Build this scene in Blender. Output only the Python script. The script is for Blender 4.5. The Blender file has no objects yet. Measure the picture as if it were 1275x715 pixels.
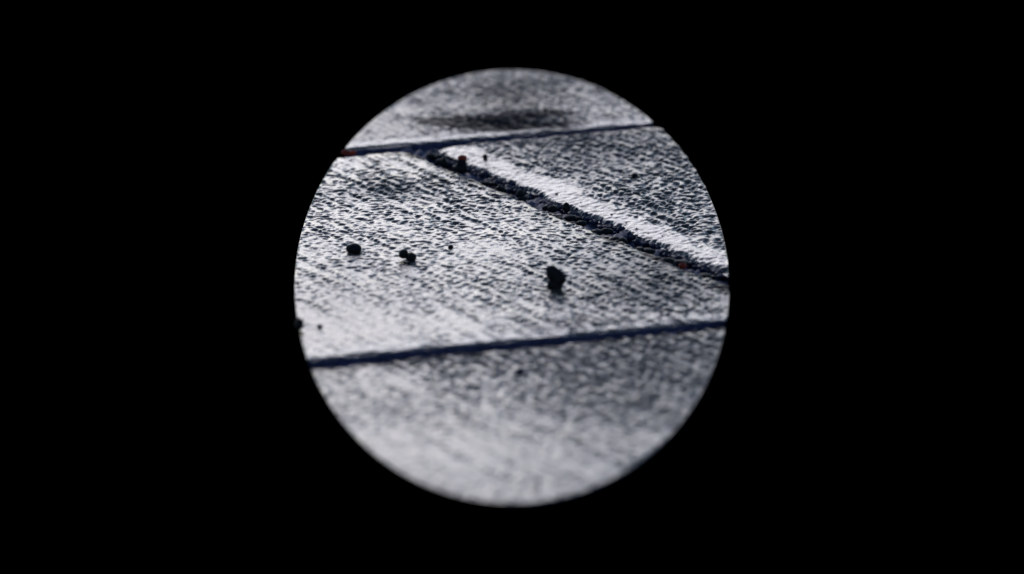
import bpy, bmesh, math, random
import numpy as np
from mathutils import Vector, noise as mnoise

SC = bpy.context.scene
COL = SC.collection
R = math.radians

# ------------------------------------------------------------------ camera
ELEV = 12.5            # camera looks down on the paving at this grazing angle
DIST = 1.77            # metres to the middle of the patch
LENS = 200.0
cam_d = bpy.data.cameras.new("camera")
cam = bpy.data.objects.new("camera", cam_d); COL.objects.link(cam)
cam.location = (0, -DIST*math.cos(R(ELEV)), DIST*math.sin(R(ELEV)))
cam.rotation_euler = (R(90-ELEV), 0, 0)
cam_d.lens = LENS; cam_d.sensor_width = 36.0; cam_d.sensor_fit = 'HORIZONTAL'
cam_d.clip_start = 0.02; cam_d.clip_end = 200.0
SC.camera = cam

# ------------------------------------------------------------------ sky, sun, exposure
SUN_EL, SUN_AZ = 19.0, 10.0      # azimuth counted from +Y (away from the camera) towards -X
w = bpy.data.worlds.new("World"); SC.world = w; w.use_nodes = True
nt = w.node_tree
sky = nt.nodes.new("ShaderNodeTexSky"); sky.sky_type = 'NISHITA'
sky.sun_disc = False
sky.sun_elevation = R(SUN_EL); sky.sun_rotation = R(-SUN_AZ)
sky.air_density = 1.0; sky.dust_density = 0.4; sky.ozone_density = 3.0
nt.links.new(sky.outputs[0], nt.nodes["Background"].inputs[0])
nt.nodes["Background"].inputs[1].default_value = 0.15
sd = bpy.data.lights.new("sun", 'SUN'); sd.energy = 0.5; sd.angle = R(30); sd.color = (1, .925, .995)
so = bpy.data.objects.new("sun", sd); COL.objects.link(so)
sv = Vector((-math.sin(R(SUN_AZ))*math.cos(R(SUN_EL)), math.cos(R(SUN_AZ))*math.cos(R(SUN_EL)), math.sin(R(SUN_EL))))
so.rotation_euler = sv.to_track_quat('Z', 'Y').to_euler(); so.location = (0, 0, 3)
SC.view_settings.view_transform = 'Standard'; SC.view_settings.look = 'None'
SC.view_settings.gamma = 1.0; SC.view_settings.use_curve_mapping = False
SC.view_settings.exposure = -0.05

# ------------------------------------------------------------------ measuring helper
FPX = 1275*LENS/36.0
CE, SE = math.cos(R(ELEV)), math.sin(R(ELEV))
def at(px, py, z=0.0):
    """point of the paving (at height z) seen at photograph pixel px, py"""
    a = (px-637.5)/FPX; b = -(py-357.5)/FPX
    d = Vector((a, CE+b*SE, -SE+b*CE))
    t = (z-cam.location.z)/d.z
    p = cam.location + d*t
    return Vector((p.x, p.y, z))

FOC = at(640, 275)
cam_d.dof.use_dof = True
cam_d.dof.focus_distance = (Vector(cam.location)-FOC).length
cam_d.dof.aperture_fstop = 11.5
cam_d.dof.aperture_blades = 0

# ------------------------------------------------------------------ tagging
def tag(o, label=None, cat=None, group=None, kind=None):
    if label: o['label'] = label
    if cat: o['category'] = cat
    if group: o['group'] = group
    if kind: o['kind'] = kind
    return o
def link(name, me, mat=None, parent=None):
    o = bpy.data.objects.new(name, me); COL.objects.link(o)
    if mat: me.materials.append(mat)
    if parent: o.parent = parent
    return o

# ------------------------------------------------------------------ materials
def new_mat(name):
    m = bpy.data.materials.new(name); m.use_nodes = True
    return m, m.node_tree.nodes, m.node_tree.links, m.node_tree.nodes["Principled BSDF"]

def stone_mat():
    m, N, L, b = new_mat("wet_stone")
    tc = N.new("ShaderNodeTexCoord")
    n1 = N.new("ShaderNodeTexNoise"); n1.inputs["Scale"].default_value = 38; n1.inputs["Detail"].default_value = 6
    n2 = N.new("ShaderNodeTexNoise"); n2.inputs["Scale"].default_value = 420; n2.inputs["Detail"].default_value = 5
    n3 = N.new("ShaderNodeTexNoise"); n3.inputs["Scale"].default_value = 1500; n3.inputs["Detail"].default_value = 3
    for n in (n1, n2, n3): L.new(tc.outputs["Object"], n.inputs["Vector"])
    r1 = N.new("ShaderNodeValToRGB")
    r1.color_ramp.elements[0].position = .32; r1.color_ramp.elements[0].color = (.030, .027, .026, 1)
    r1.color_ramp.elements[1].position = .68; r1.color_ramp.elements[1].color = (.078, .062, .052, 1)
    L.new(n1.outputs["Fac"], r1.inputs[0])
    r2 = N.new("ShaderNodeValToRGB")
    r2.color_ramp.elements[0].position = .35; r2.color_ramp.elements[0].color = (.45, .46, .48, 1)
    r2.color_ramp.elements[1].position = .7; r2.color_ramp.elements[1].color = (1.25, 1.2, 1.12, 1)
    L.new(n2.outputs["Fac"], r2.inputs[0])
    mx = N.new("ShaderNodeMix"); mx.data_type = 'RGBA'; mx.blend_type = 'MULTIPLY'; mx.inputs["Factor"].default_value = 1
    L.new(r1.outputs[0], mx.inputs["A"]); L.new(r2.outputs[0], mx.inputs["B"])
    dt = N.new("ShaderNodeAttribute"); dt.attribute_name = "dirt_and_reflection"  # dirt beside the joints, plus a dark reflection coloured into the far slab
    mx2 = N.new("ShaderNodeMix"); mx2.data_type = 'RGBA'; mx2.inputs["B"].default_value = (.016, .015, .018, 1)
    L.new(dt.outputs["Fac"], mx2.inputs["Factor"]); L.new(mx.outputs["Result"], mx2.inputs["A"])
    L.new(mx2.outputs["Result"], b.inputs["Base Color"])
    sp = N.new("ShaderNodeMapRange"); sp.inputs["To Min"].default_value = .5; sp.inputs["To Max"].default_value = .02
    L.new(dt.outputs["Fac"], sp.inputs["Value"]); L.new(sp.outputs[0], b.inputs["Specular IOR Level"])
    at_ = N.new("ShaderNodeAttribute"); at_.attribute_name = "dry"
    mr = N.new("ShaderNodeMapRange"); mr.inputs["To Min"].default_value = .15; mr.inputs["To Max"].default_value = .62
    L.new(at_.outputs["Fac"], mr.inputs["Value"])
    ad = N.new("ShaderNodeMath"); ad.operation = 'MULTIPLY_ADD'; ad.inputs[1].default_value = .22
    L.new(n2.outputs["Fac"], ad.inputs[0]); 
    sb = N.new("ShaderNodeMath"); sb.operation = 'SUBTRACT'; sb.inputs[1].default_value = .11
    L.new(mr.outputs[0], sb.inputs[0]); L.new(sb.outputs[0], ad.inputs[2])
    L.new(ad.outputs[0], b.inputs["Roughness"])
    b.inputs["IOR"].default_value = 1.42
    bp = N.new("ShaderNodeBump"); bp.inputs["Strength"].default_value = .5; bp.inputs["Distance"].default_value = .00025
    L.new(n3.outputs["Fac"], bp.inputs["Height"]); L.new(bp.outputs[0], b.inputs["Normal"])
    return m

def plain_mat(name, c, c2, rough, spec=.35, scale=500, bump=.6):
    m, N, L, b = new_mat(name)
    tc = N.new("ShaderNodeTexCoord")
    n = N.new("ShaderNodeTexNoise"); n.inputs["Scale"].default_value = scale; n.inputs["Detail"].default_value = 5
    L.new(tc.outputs["Object"], n.inputs["Vector"])
    r = N.new("ShaderNodeValToRGB")
    r.color_ramp.elements[0].position = .35; r.color_ramp.elements[0].color = (*c, 1)
    r.color_ramp.elements[1].position = .65; r.color_ramp.elements[1].color = (*c2, 1)
    L.new(n.outputs["Fac"], r.inputs[0]); L.new(r.outputs[0], b.inputs["Base Color"])
    b.inputs["Roughness"].default_value = rough; b.inputs["Specular IOR Level"].default_value = spec
    bp = N.new("ShaderNodeBump"); bp.inputs["Strength"].default_value = bump; bp.inputs["Distance"].default_value = .0004
    L.new(n.outputs["Fac"], bp.inputs["Height"]); L.new(bp.outputs[0], b.inputs["Normal"])
    return m

M_STONE = stone_mat()
M_SOIL = plain_mat("joint_soil", (.004, .005, .018), (.015, .017, .048), .55, .20, 700, 1.0)
M_GROUT = plain_mat("navy_grout", (.020, .020, .054), (.050, .050, .105), .55, .25, 600)
M_GRIT = plain_mat("black_grit", (.003, .003, .004), (.010, .010, .012), .6, .10, 900)
M_RUST = plain_mat("rusty_brown", (.06, .007, .005), (.32, .036, .018), .6, .15, 420)
M_TAN = plain_mat("tan_bits", (.10, .05, .035), (.30, .17, .12), .5, .3, 500)
M_GREY = plain_mat("grey_brown_grit", (.05, .045, .045), (.10, .09, .085), .6, .15, 700)
M_BLACK, _n, _l, _b = new_mat("black_velvet")
_b.inputs["Base Color"].default_value = (0, 0, 0, 1); _b.inputs["Roughness"].default_value = 1; _b.inputs["Specular IOR Level"].default_value = 0

# ------------------------------------------------------------------ the patch outline: an ellipse on the ground, in metres
near = at(637.3, 625.8).y; far = at(637.3, 87.4).y
ECY = .5*(near+far); EB = .5*(far-near)
# half width from the widest sight line
best = 0
for k in range(400):
    t = 2*math.pi*k/400
    p = at(637.3+271.5*math.cos(t), 356.9+271.5*math.sin(t))
    s = 1-((p.y-ECY)/EB)**2
    if s > .05: best += p.x*p.x/s; 
cnt = sum(1 for k in range(400) if 1-((at(637.3+271.5*math.cos(2*math.pi*k/400), 356.9+271.5*math.sin(2*math.pi*k/400)).y-ECY)/EB)**2 > .05)
EA = .979*math.sqrt(best/cnt); ECX = 0.0

# ------------------------------------------------------------------ relief: shaped noise fields on the ground
rng = np.random.default_rng(7)
U = (at(870, 336)-at(540, 196)); U = np.array([U.x, U.y]); U /= np.linalg.norm(U)      # along the slanting joint
V = (at(815, 156)-at(440, 188)); V = np.array([V.x, V.y]); V /= np.linalg.norm(V)      # along the long joints
FN, FL = 2048, 0.8                                      # field samples, side in metres
kx = np.fft.fftfreq(FN, FL/FN)*2*math.pi
KX, KY = np.meshgrid(kx, kx, indexing='ij')
def field(lu, lv, band=0.0, seed=0):
    """gaussian noise, correlation lengths lu along the slanting joint and lv across it"""
    g = np.random.default_rng(seed)
    W = np.fft.fft2(g.standard_normal((FN, FN)))
    Pv = np.array([-U[1], U[0]])
    a = (KX*U[0]+KY*U[1])*lu; b = (KX*Pv[0]+KY*Pv[1])*lv
    q = a*a+b*b
    F = np.exp(-q/2)
    if band: F = F*(q**band)
    f = np.real(np.fft.ifft2(W*F)); f -= f.mean(); f /= f.std()
    return f
def samp(f, x, y):
    i = (np.asarray(x)/FL % 1.0)*FN; j = (np.asarray(y)/FL % 1.0)*FN
    i0 = np.floor(i).astype(int); j0 = np.floor(j).astype(int); fi = i-i0; fj = j-j0
    i0 %= FN; j0 %= FN; i1 = (i0+1) % FN; j1 = (j0+1) % FN
    return (f[i0, j0]*(1-fi)*(1-fj)+f[i1, j0]*fi*(1-fj)+f[i0, j1]*(1-fi)*fj+f[i1, j1]*fi*fj)
F_ROW = field(.0034, .00082, .5, 1)        # tooled rows of little bumps
F_BUMP = field(.00082, .00080, .5, 2)       # single bumps
F_SPIKE = field(.0005, .0011, 0, 8)       # torn little ridges at the arrises
F_GRV = field(.016, .0013, .5, 9)          # long tooling strokes
F_FINE = field(.0006, .0006, 0, 3)
F_MID = field(.011, .008, 0, 4)
F_BIG = field(.035, .028, 0, 5)
F_EDGE = field(.004, .004, 0, 6)

def blob(x, y, px, py, rx, ry):
    """soft spot on the stone centred where the photo shows it; radii in photograph pixels"""
    c = at(px, py); sx = rx*DIST/FPX; sy = ry*DIST/FPX/SE
    return np.exp(-(((x-c.x)/sx)**2+((y-c.y)/sy)**2))

def line(p, q):
    """half plane: returns (nx, ny, c) with the normal to the left of p->q"""
    p = at(*p); q = at(*q); d = (q-p); d.normalize()
    return np.array([-d.y, d.x, -(-d.y*p.x+d.x*p.y)])
# joint edges, read off the photograph (upper edge / lower edge of each dark line)
A_up = line((440, 184), (815, 152)); A_lo = line((440, 192.5), (815, 159))
B_up = line((385, 446), (906, 396)); B_lo = line((385, 456), (906, 405.5))
C_lo = line((530, 196.5), (900, 352)); C_up = line((548, 186), (902, 335))
def flip(l): return -l

HEIGHTS = []
def top(x, y):
    b = (1e9, 0)
    for X, Y, Z in HEIGHTS:
        d = (X-x)**2+(Y-y)**2; i = int(d.argmin())
        if d[i] < b[0]: b = (d[i], Z[i])
    return float(b[1])
def slab(name, planes, parent, zoff, tilt, seed, rough_fn, edges, cap=.6, grow=.22, dull=.15):
    """a stone cut to the half planes and the round outline; its top is real relief"""
    DY, NC = .00038, 480
    x0s, x1s, ys = [], [], []
    def span(y):
        s = 1-((y-ECY)/EB)**2
        if s <= 0: return None
        h = EA*math.sqrt(s); a, b = ECX-h, ECX+h
        for nx, ny, c in planes:            # nx x + ny y + c >= 0
            r = -(ny*y+c)
            if abs(nx) < 1e-9:
                if r > 0: return None
                continue
            if nx > 0: a = max(a, r/nx)
            else: b = min(b, r/nx)
        return (a, b) if b-a > 1e-6 else None
    yy = np.arange(ECY-EB+1e-5, ECY+EB-1e-5, .0002)
    ok = [y for y in yy if span(y)]
    y0, y1 = ok[0], ok[-1]
    nr = max(8, int((y1-y0)/DY))
    Ys = y0+(y1-y0)*(.5-.5*np.cos(np.linspace(0, math.pi, nr)))*.15+(y1-y0)*np.linspace(0, 1, nr)*.85
    Ys[0] = y0; Ys[-1] = y1
    sp = [span(y) for y in Ys]
    for i in range(nr):
        if sp[i] is None: sp[i] = sp[i-1] or sp[i+1]
    a = np.array([s[0] for s in sp]); b = np.array([s[1] for s in sp])
    T = np.linspace(0, 1, NC); T = .12*(.5-.5*np.cos(math.pi*T))+.88*T
    X = a[:, None]+(b-a)[:, None]*T[None, :]; Y = np.repeat(Ys[:, None], NC, 1)
    # distance to each sawn edge
    Z = np.full(X.shape, zoff)+tilt[0]*X+tilt[1]*Y
    D = np.full(X.shape, 1.0)
    for pl in planes:
        d = pl[0]*X+pl[1]*Y+pl[2]
        D = np.minimum(D, d)
    sx = seed*.137; sy = seed*.211
    row = samp(F_ROW, X+sx, Y+sy); bmp = samp(F_BUMP, X+sx, Y+sy); fin = samp(F_FINE, X+sx, Y+sy)
    mid = samp(F_MID, X+sx, Y+sy); big = samp(F_BIG, X+sx, Y+sy); edg = samp(F_EDGE, X+sx, Y+sy)
    rough, film, dry = rough_fn(X, Y)
    dark_reflection = 2.3*blob(X, Y, 622, 150, 88, 15)*(1+.55*mid+.5*edg+.3*bmp)+.6*blob(X, Y, 615, 124, 80, 30)*(1+.4*mid) if rough_fn is r_back else 0  # dark reflection on the far slab, painted into its colour
    # each sawn edge has a smoother drafted margin and a worn, rounded, a little ragged arris
    marg = np.ones(X.shape)
    for pl, (rad, dep, mw, res, rag, drop, dirt_and_reflection) in zip(planes, edges):
        d = pl[0]*X+pl[1]*Y+pl[2]
        q = np.clip((d-.42*mw+.0011*edg)/(.75*mw), 0, 1); q = q*q*(3-2*q)
        marg = marg*(res+(1-res)*q)
    grv = samp(F_GRV, X+sx, Y+sy)
    amp = rough*marg*np.clip(1+.22*mid+grow*grv, .2, 2.2)
    wv = (-U[1]*X+U[0]*Y)/.0047*2*math.pi
    t = .42*np.sin(wv+1.1*mid+.35*edg)+.55*row+.62*bmp+.16*fin
    t = -np.log(np.exp(-4*t)+np.exp(-4*cap))/4        # worn flat tops
    h = .00032*amp*t
    lvl = .00026*(film-1.15+.25*mid+.25*big-.22*grv)           # thin water film lies in the hollows
    k = .00004
    h = np.where(h-lvl > 0, h, lvl)+k*np.log1p(np.exp(-np.abs(h-lvl)/k))
    Z = Z+h+.00008*mid*(.4+.6*marg)+.00012*big
    spk = samp(F_SPIKE, X+sx, Y+sy); soil = np.zeros(X.shape)+dark_reflection  # mask starts from the painted reflection; dirt along the edges joins below
    for pl, (rad, dep, mw, res, rag, drop, dirt_and_reflection) in zip(planes, edges):
        d = pl[0]*X+pl[1]*Y+pl[2]
        q = np.clip(1-np.maximum(d, 0)/rad, 0, 1)
        Z = Z-dep*q**2.0
        soil = np.maximum(soil, dirt_and_reflection*np.exp(-np.maximum(d, 0)/.008)*(1+.5*edg+.3*bmp))
        d2 = d+.0006*edg+rag*np.minimum(spk, .4)+.0003*fin
        q = np.clip(1-np.maximum(d2, 0)/.0018, 0, 1)
        Z = Z-drop*q**1.6
    e = 1-((X-ECX)/EA)**2-((Y-ECY)/EB)**2
    fade = np.clip(e/.010, 0, 1); Z = np.where(D > .004, Z*fade, Z)
    dry = dry+dull*np.clip(marg, 0, 1)
    HEIGHTS.append((X.ravel(), Y.ravel(), Z.ravel()))
    nv = nr*NC
    co = np.stack([X, Y, Z], -1).reshape(-1, 3)
    idx = np.arange(nv).reshape(nr, NC)
    quads = np.stack([idx[:-1, :-1], idx[:-1, 1:], idx[1:, 1:], idx[1:, :-1]], -1).reshape(-1, 4)
    loop = np.concatenate([idx[0, :], idx[1:, -1], idx[-1, -2::-1], idx[-2:0, 0]])
    bot = co[loop].copy(); bot[:, 2] = -.020
    bi = nv+np.arange(len(loop))
    lj = np.roll(loop, -1); bj = np.roll(bi, -1)
    side = np.stack([loop, bi, bj, lj], -1)
    cen = np.array([[X.mean(), Y.mean(), -.020]]); ci = nv+len(loop)
    tri = np.stack([bi, np.full(len(bi), ci), bj], -1)
    co = np.concatenate([co, bot, cen])
    me = bpy.data.meshes.new(name)
    nq = len(quads)+len(side); ntr = len(tri)
    me.vertices.add(len(co)); me.vertices.foreach_set("co", co.astype(np.float32).ravel())
    lv = np.concatenate([quads.ravel(), side.ravel(), tri.ravel()]).astype(np.int32)
    me.loops.add(len(lv)); me.loops.foreach_set("vertex_index", lv)
    me.polygons.add(nq+ntr)
    ls = np.concatenate([np.arange(nq)*4, nq*4+np.arange(ntr)*3]).astype(np.int32)
    me.polygons.foreach_set("loop_start", ls)
    sm = np.ones(nq+ntr, dtype=bool); sm[len(quads):] = False
    me.polygons.foreach_set("use_smooth", sm)
    mi = np.zeros(nq+ntr, np.int32); mi[len(quads):] = 1; me.polygons.foreach_set("material_index", mi)
    me.update(calc_edges=True); me.validate()
    at_ = me.attributes.new("dry", 'FLOAT', 'POINT')
    dv = np.zeros(len(me.vertices), np.float32); dv[:nv] = np.clip(dry, 0, 1).ravel()[:nv]
    at_.data.foreach_set("value", dv)
    at_ = me.attributes.new("dirt_and_reflection", 'FLOAT', 'POINT')
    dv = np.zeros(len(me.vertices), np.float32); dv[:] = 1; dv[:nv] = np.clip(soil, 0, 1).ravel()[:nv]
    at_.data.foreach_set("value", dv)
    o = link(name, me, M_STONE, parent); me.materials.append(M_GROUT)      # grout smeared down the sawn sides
    return o

pavement = bpy.data.objects.new("pavement", None); COL.objects.link(pavement)
tag(pavement, kind='structure'); pavement['label'] = "wet grey stone paving, four tooled slabs parted by dark recessed joints"

def zero(x): return np.zeros_like(x)
def r_back(x, y):
    rough = 1.15+1.5*blob(x, y, 640, 148, 80, 14)+.7*blob(x, y, 650, 105, 110, 30)-.35*blob(x, y, 480, 160, 60, 30)+.2*blob(x, y, 760, 120, 60, 30)
    film = .1-1.2*blob(x, y, 640, 148, 85, 16)-.4*blob(x, y, 650, 105, 110, 30)+.5*blob(x, y, 480, 165, 70, 20)
    return rough, film, .18+.8*blob(x, y, 640, 149, 75, 12)+.25*blob(x, y, 660, 105, 110, 30)
def r_side(x, y):
    rough = 2.0-.6*blob(x, y, 640, 190, 40, 12)+.5*blob(x, y, 860, 240, 50, 40)
    film = -.6-.3*blob(x, y, 780, 210, 120, 40)-.4*blob(x, y, 870, 240, 50, 45)
    return rough, film, .16+.25*blob(x, y, 740, 190, 120, 30)
def r_mid(x, y):
    rough = (1.2+.6*blob(x, y, 540, 235, 130, 40)+1.1*blob(x, y, 810, 355, 110, 38)+.8*blob(x, y, 480, 235, 55, 14)+.5*blob(x, y, 690, 345, 50, 25)
             -.75*blob(x, y, 440, 410, 150, 40)-.5*blob(x, y, 600, 318, 60, 14)-.3*blob(x, y, 700, 405, 160, 12)-.3*blob(x, y, 430, 205, 60, 10))
    film = (.0-.7*blob(x, y, 810, 350, 125, 45)-.3*blob(x, y, 560, 235, 150, 35)+.65*blob(x, y, 440, 405, 150, 45)
            +.6*blob(x, y, 610, 315, 60, 14)+.4*blob(x, y, 640, 405, 180, 14)-.3*blob(x, y, 690, 340, 40, 20))
    return rough, film, .08+.10*blob(x, y, 430, 380, 120, 50)+.4*blob(x, y, 815, 350, 110, 40)+.35*blob(x, y, 490, 235, 50, 12)
def r_front(x, y):
    rough = 1.1+.8*blob(x, y, 810, 460, 160, 55)+.5*blob(x, y, 600, 470, 120, 22)-.5*blob(x, y, 500, 590, 170, 80)
    film = .1-.5*blob(x, y, 790, 470, 190, 60)-.3*blob(x, y, 600, 470, 120, 25)+.7*blob(x, y, 520, 590, 190, 80)
    return rough, film, .12+.3*blob(x, y, 830, 460, 150, 70)

# per sawn edge: rounding radius, drop, width of the drafted margin, relief left on it
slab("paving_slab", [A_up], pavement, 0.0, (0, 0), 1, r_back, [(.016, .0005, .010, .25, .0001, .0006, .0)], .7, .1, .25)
slab("paving_slab", [flip(A_lo), C_up], pavement, .0006, (0, 0), 2, r_side, [(.010, .0003, .004, .8, .0001, .0005, .2), (.016, .0018, .0155, .16, .0004, .0010, .0)], .8, .12, .20)
slab("paving_slab", [flip(A_lo), flip(C_lo), B_up], pavement, 0.0, (0, 0), 3, r_mid, [(.010, .0003, .010, .5, .0001, .0005, .1), (.008, .0006, .001, 1.3, .0002, .0008, .9), (.012, .0003, .010, .45, .0001, .0005, .0)], .50, .30, .14)
slab("paving_slab", [flip(B_lo)], pavement, 0.0, (0, 0), 4, r_front, [(.012, .0008, .003, 1.1, .0002, .0006, .7)], .8, .18, .20)

# earth packed in the joints: an uneven sheet under the gaps
def joint_sheet():
    nx, ny = 150, 420
    xs = np.linspace(-1, 1, nx); ys = np.linspace(-1, 1, ny)
    X = np.zeros((ny, nx)); Y = np.zeros((ny, nx))
    for j, v in enumerate(ys):
        y = ECY+EB*.998*v; hw = EA*.998*math.sqrt(max(0, 1-v*v*.996))
        X[j] = ECX+hw*xs; Y[j] = y
    Z = -.0036+.0007*samp(F_EDGE, X, Y)+.0004*samp(F_BUMP, X, Y)
    idx = np.arange(nx*ny).reshape(ny, nx)
    f = np.stack([idx[:-1, :-1], idx[:-1, 1:], idx[1:, 1:], idx[1:, :-1]], -1).reshape(-1, 4)
    me = bpy.data.meshes.new("joint_filling")
    me.from_pydata(np.stack([X, Y, Z], -1).reshape(-1, 3).tolist(), [], f.tolist())
    for p in me.polygons: p.use_smooth = True
    return link("joint_filling", me, M_GROUT, pavement)
joint_sheet()

# ------------------------------------------------------------------ black ground round the paved patch
def ground():
    n = 256; vs, fs = [], []
    for k in range(n):
        t = 2*math.pi*k/n; c, s = math.cos(t), math.sin(t)
        vs += [(ECX+EA*c, ECY+EB*s, -.020), (ECX+EA*c, ECY+EB*s, -.0004), (60*c, 60*s, -.0004)]
    for k in range(n):
        a, b = 3*k, 3*((k+1) % n)
        fs += [(a, a+1, b+1, b), (a+1, a+2, b+2, b+1)]
    c = len(vs); vs.append((ECX, ECY, -.021))
    for k in range(n):
        fs.append((3*k, 3*((k+1) % n), c))
    me = bpy.data.meshes.new("ground"); me.from_pydata(vs, [], fs)
    o = link("ground", me, M_BLACK); tag(o, kind='structure'); o['label'] = "deep black ground surrounding the round patch of paving"
ground()

# ------------------------------------------------------------------ loose bits
PX = DIST/FPX                                          # metres per photograph pixel at the middle
def lump_mesh(name, lobes, seed, rough=.18, sub=2):
    """one irregular crumb: overlapping knobbly lobes (x, y, z, rx, ry, rz) fused by their shapes, metres"""
    bm = bmesh.new()
    for q, (x, y, z, rx, ry, rz) in enumerate(lobes):
        r = bmesh.ops.create_icosphere(bm, subdivisions=sub, radius=1)
        for v in r['verts']:
            n = v.co.normalized()
            d = 1+rough*mnoise.noise(n*1.7+Vector((seed*3.1+q*5, 0, 0)))*1.6+rough*.7*mnoise.noise(n*4.3+Vector((0, seed*2.3+q, 0)))
            v.co = Vector((x+n.x*rx*d, y+n.y*ry*d, z+n.z*rz*d))
    me = bpy.data.meshes.new(name); bm.to_mesh(me); bm.free()
    return me
def crumb(name, px, py, lobes, mat, label, cat, group=None, z='top', rz=0, seed=1, rough=.18):
    """px, py: where its foot stands; lobes in photograph pixels (width, depth, height)"""
    if z == 'top':                      # let it rest on the stone
        p = at(px, py, 0)
        for _ in range(3): p = at(px, py, top(p.x, p.y)-.0002)
    else: p = at(px, py, z)
    me = lump_mesh(name, [tuple(c*PX for c in l) for l in lobes], seed, rough)
    for pl in me.polygons: pl.use_smooth = True
    o = link(name, me, mat); o.location = p; o.rotation_euler = (0, 0, rz)
    return tag(o, label, cat, group)
G1 = "black grit lying on the slabs"
crumb("grit", 440, 315, [(0, 0, 6, 11, 9, 6.6)], M_GRIT, "smooth oval black grain lying alone on the pale middle slab", "grit", G1, seed=1, rough=.10)
crumb("grit", 507, 324, [(-4.5, 0, 8, 6.8, 7, 6.5), (5, -3, 4.5, 7, 7, 6.4)], M_GRIT, "black grain of two joined knobs, beside the smooth oval one", "grit", G1, seed=2, rough=.12)
crumb("grit", 561, 310, [(0, 0, 2.6, 3.6, 4, 3.3)], M_GRIT, "pinhead black speck on the middle slab by the double-knobbed grain", "grit", G1, seed=3)
crumb("stone_flake", 691, 360, [(-4, 0, 25, 7.5, 5, 5.5), (-1, 0, 19, 10, 6, 9), (3, 0, 12, 11.5, 6, 10), (0, 0, 5, 10, 5, 8)], M_GRIT, "tall jagged black flake standing upright on the middle slab", "flake", G1, seed=4, rough=.16)
crumb("grit", 373, 412, [(0, 0, 8, 5.5, 8, 8)], M_GRIT, "blue-black lump cut by the edge of the round patch", "grit", G1, seed=5)
crumb("grit", 398, 409, [(0, 0, 2.2, 3.8, 5, 3)], M_GREY, "faint grey-brown speck beside the lump at the patch edge", "grit", G1, seed=6)
crumb("grit", 604, 198, [(0, 0, 3, 3.8, 4, 3.8)], M_GRIT, "single dark speck on the bright rounded edge near the joint corner", "grit", G1, seed=7)
crumb("grit", 790, 222, [(0, 0, 3, 4.2, 4, 4.6)], M_GRIT, "small pointed black grain on the slab behind the slanting joint", "grit", G1, seed=8, rough=.3)
crumb("grit", 648, 466, [(0, 0, 3.4, 5, 6, 4.4)], M_SOIL, "blurred navy grain on the front slab below the long joint", "grit", G1, seed=9)

# crumbs wedged in the slanting joint, each one a thing
ZJ = -.0024
G2 = "dark crumbs wedged in the slanting joint"
crumb("crumb", 541, 197, [(-5, 0, 3, 8, 8, 4), (5, -4, 2, 6, 6, 4)], M_GRIT, "flat black crumb where the slanting joint meets the long back joint", "crumb", G2, z=ZJ, seed=11)
crumb("crumb", 553, 210, [(0, 0, 8, 5, 6, 9), (-6, 4, 8, 7, 6, 5)], M_GRIT, "black crumb just before the red-tipped stub in the slanting joint", "crumb", G2, z=ZJ, seed=12)
st = bpy.data.objects.new("twig_stub", None); COL.objects.link(st)
st.location = at(575, 216, ZJ); tag(st, "upright dark stub with a rusty red tip at the head of the slanting joint", "twig stub")
for nm, lb, mt in (("stub", [(-1, 0, 8, 9, 8, 9), (0, 0, 15, 7, 7, 8)], M_GRIT), ("tip", [(.5, 0, 22, 6.5, 6, 4.2)], M_RUST)):
    me = lump_mesh(nm, [tuple(c*PX for c in l) for l in lb], 13 if nm == "stub" else 14, .12)
    for pl in me.polygons: pl.use_smooth = True
    link(nm, me, mt, st)
crumb("crumb", 605, 231, [(0, 0, 3, 11, 8, 3.2), (9, -4, 3, 7, 6, 3)], M_GRIT, "thin flat black crumb next below the red-tipped stub", "crumb", G2, z=ZJ, seed=15)
crumb("crumb", 622, 240, [(0, 0, 5, 6, 6, 5.5), (5, -2, 3, 5, 5, 4)], M_GRIT, "wedge-shaped black crumb between the thin flat one and the paired lumps", "crumb", G2, z=ZJ, seed=16, rough=.28)
crumb("crumb", 640, 249, [(-5, 0, 3, 7, 6, 4), (9, 3, 7, 6, 6, 7), (11, -4, 2, 6, 6, 4)], M_GRIT, "pair of fused black lumps with a pale gap between in the joint", "crumb", G2, z=ZJ, seed=17)
crumb("crumb", 688, 264, [(0, 0, 4, 8, 8, 5), (-9, 6, 4, 5, 5, 4)], M_GRIT, "low black crumb just above the reddish sliver in the slanting joint", "crumb", G2, z=ZJ, seed=18)
crumb("crumb", 705, 265, [(0, 0, 7, 5.6, 6, 7)], M_GRIT, "round black knob standing up against the bright rounded edge", "crumb", G2, z=-.0014, seed=19, rough=.12)
crumb("chip", 692, 271, [(-4, 0, 2.4, 6, 6, 2.2), (5, 2, 2.6, 5, 5, 1.8)], M_TAN, "pale reddish sliver under the round knob in the slanting joint", "chip", z=-.0020, seed=20)
crumb("crumb", 714, 275, [(-4, 0, 3.5, 9, 8, 4.2), (6, -3, 3, 6, 6, 4)], M_GRIT, "broad black crumb right beneath the round knob", "crumb", G2, z=ZJ, seed=21)
crumb("crumb", 724, 282, [(0, 0, 4, 8, 7, 4)], M_GRIT, "small black crumb touching the lower side of the broad one", "crumb", G2, z=ZJ, seed=22)
crumb("crumb", 750, 293, [(-7, 0, 4, 9, 8, 4), (6, 2, 5, 8, 7, 4.4)], M_GRIT, "two-humped black crumb with wet glint at the middle of the lower joint", "crumb", G2, z=ZJ, seed=23)
crumb("crumb", 775, 304, [(0, 0, 4, 7, 7, 5), (-8, 5, 5, 6, 6, 4)], M_GRIT, "black crumb between the two-humped one and the long black clod", "crumb", G2, z=ZJ, seed=24)
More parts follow.
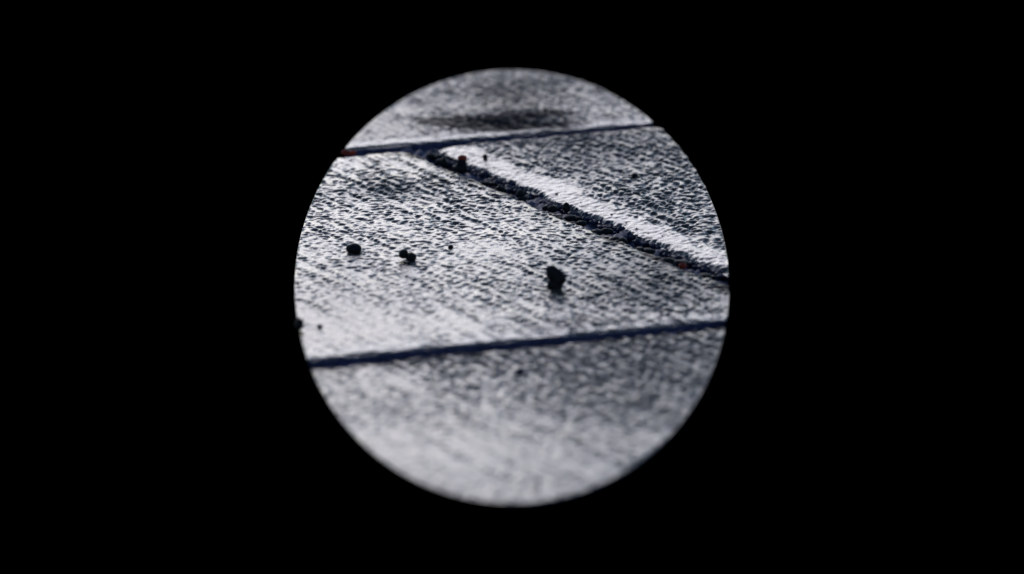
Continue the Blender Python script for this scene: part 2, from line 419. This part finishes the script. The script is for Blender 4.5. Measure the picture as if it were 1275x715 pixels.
crumb("clod", 802, 316, [(-6, 2, 4, 8, 8, 4.5), (6, -2, 3.4, 9, 8, 4)], M_GRIT, "low black clod at the upper end of the long one", "clod", G2, z=ZJ, seed=25)
crumb("clod", 836, 332, [(-18, 12, 5, 11, 9, 5), (-4, 3, 5.5, 12, 10, 6), (12, -5, 4.5, 12, 10, 5)], M_GRIT, "long black clod filling the lower end of the slanting joint", "clod", G2, z=ZJ, seed=26)
crumb("chip", 850, 337, [(0, 0, 6, 5.5, 4, 4.5)], M_RUST, "small rust-red chip lying against the long black clod", "chip", z=-.0014, seed=27)
crumb("crumb", 880, 347, [(-3, 0, 3, 9, 8, 3.6), (8, -3, 2, 6, 6, 3)], M_GRIT, "last flat black crumb of the slanting joint near the patch edge", "crumb", G2, z=ZJ, seed=28)
crumb("leaf_scrap", 434, 194, [(-4, 0, 4.5, 6, 6, 4.6), (5, 1, 4, 6, 6, 4)], M_RUST, "red-brown leaf scrap lying in the long back joint at the patch edge", "leaf scrap", z=-.0010, seed=29, rough=.25)

# the finer crumbs of earth between them, past counting
def soil_crumbs():
    rnd = random.Random(5); bm = bmesh.new()
    for k in range(420):
        f = rnd.random(); e = rnd.random()
        p = at(532+f*366, 197+f*152, -.0028); q = at(550+f*352, 187+f*148, -.0028)
        c = p.lerp(q, .06+.88*e); r = rnd.uniform(.0004, .0013)*(1.3 if e < .5 else .9)
        m = bmesh.ops.create_icosphere(bm, subdivisions=1, radius=r)
        sc = Vector((rnd.uniform(.7, 1.5), rnd.uniform(.7, 1.5), rnd.uniform(.5, 1.1)))
        for v in m['verts']:
            d = 1+.45*mnoise.noise(v.co*900+Vector((k*1.3, 0, 0)))
            v.co = Vector((v.co.x*sc.x*d, v.co.y*sc.y*d, v.co.z*sc.z*d))+c+Vector((0, 0, .0004+.0014*e*e))
    me = bpy.data.meshes.new("soil_crumbs"); bm.to_mesh(me); bm.free()
    o = link("soil_crumbs", me, M_SOIL)
    tag(o, "fine dark blue-black soil packed along the slanting joint", "soil", kind='stuff')
soil_crumbs()
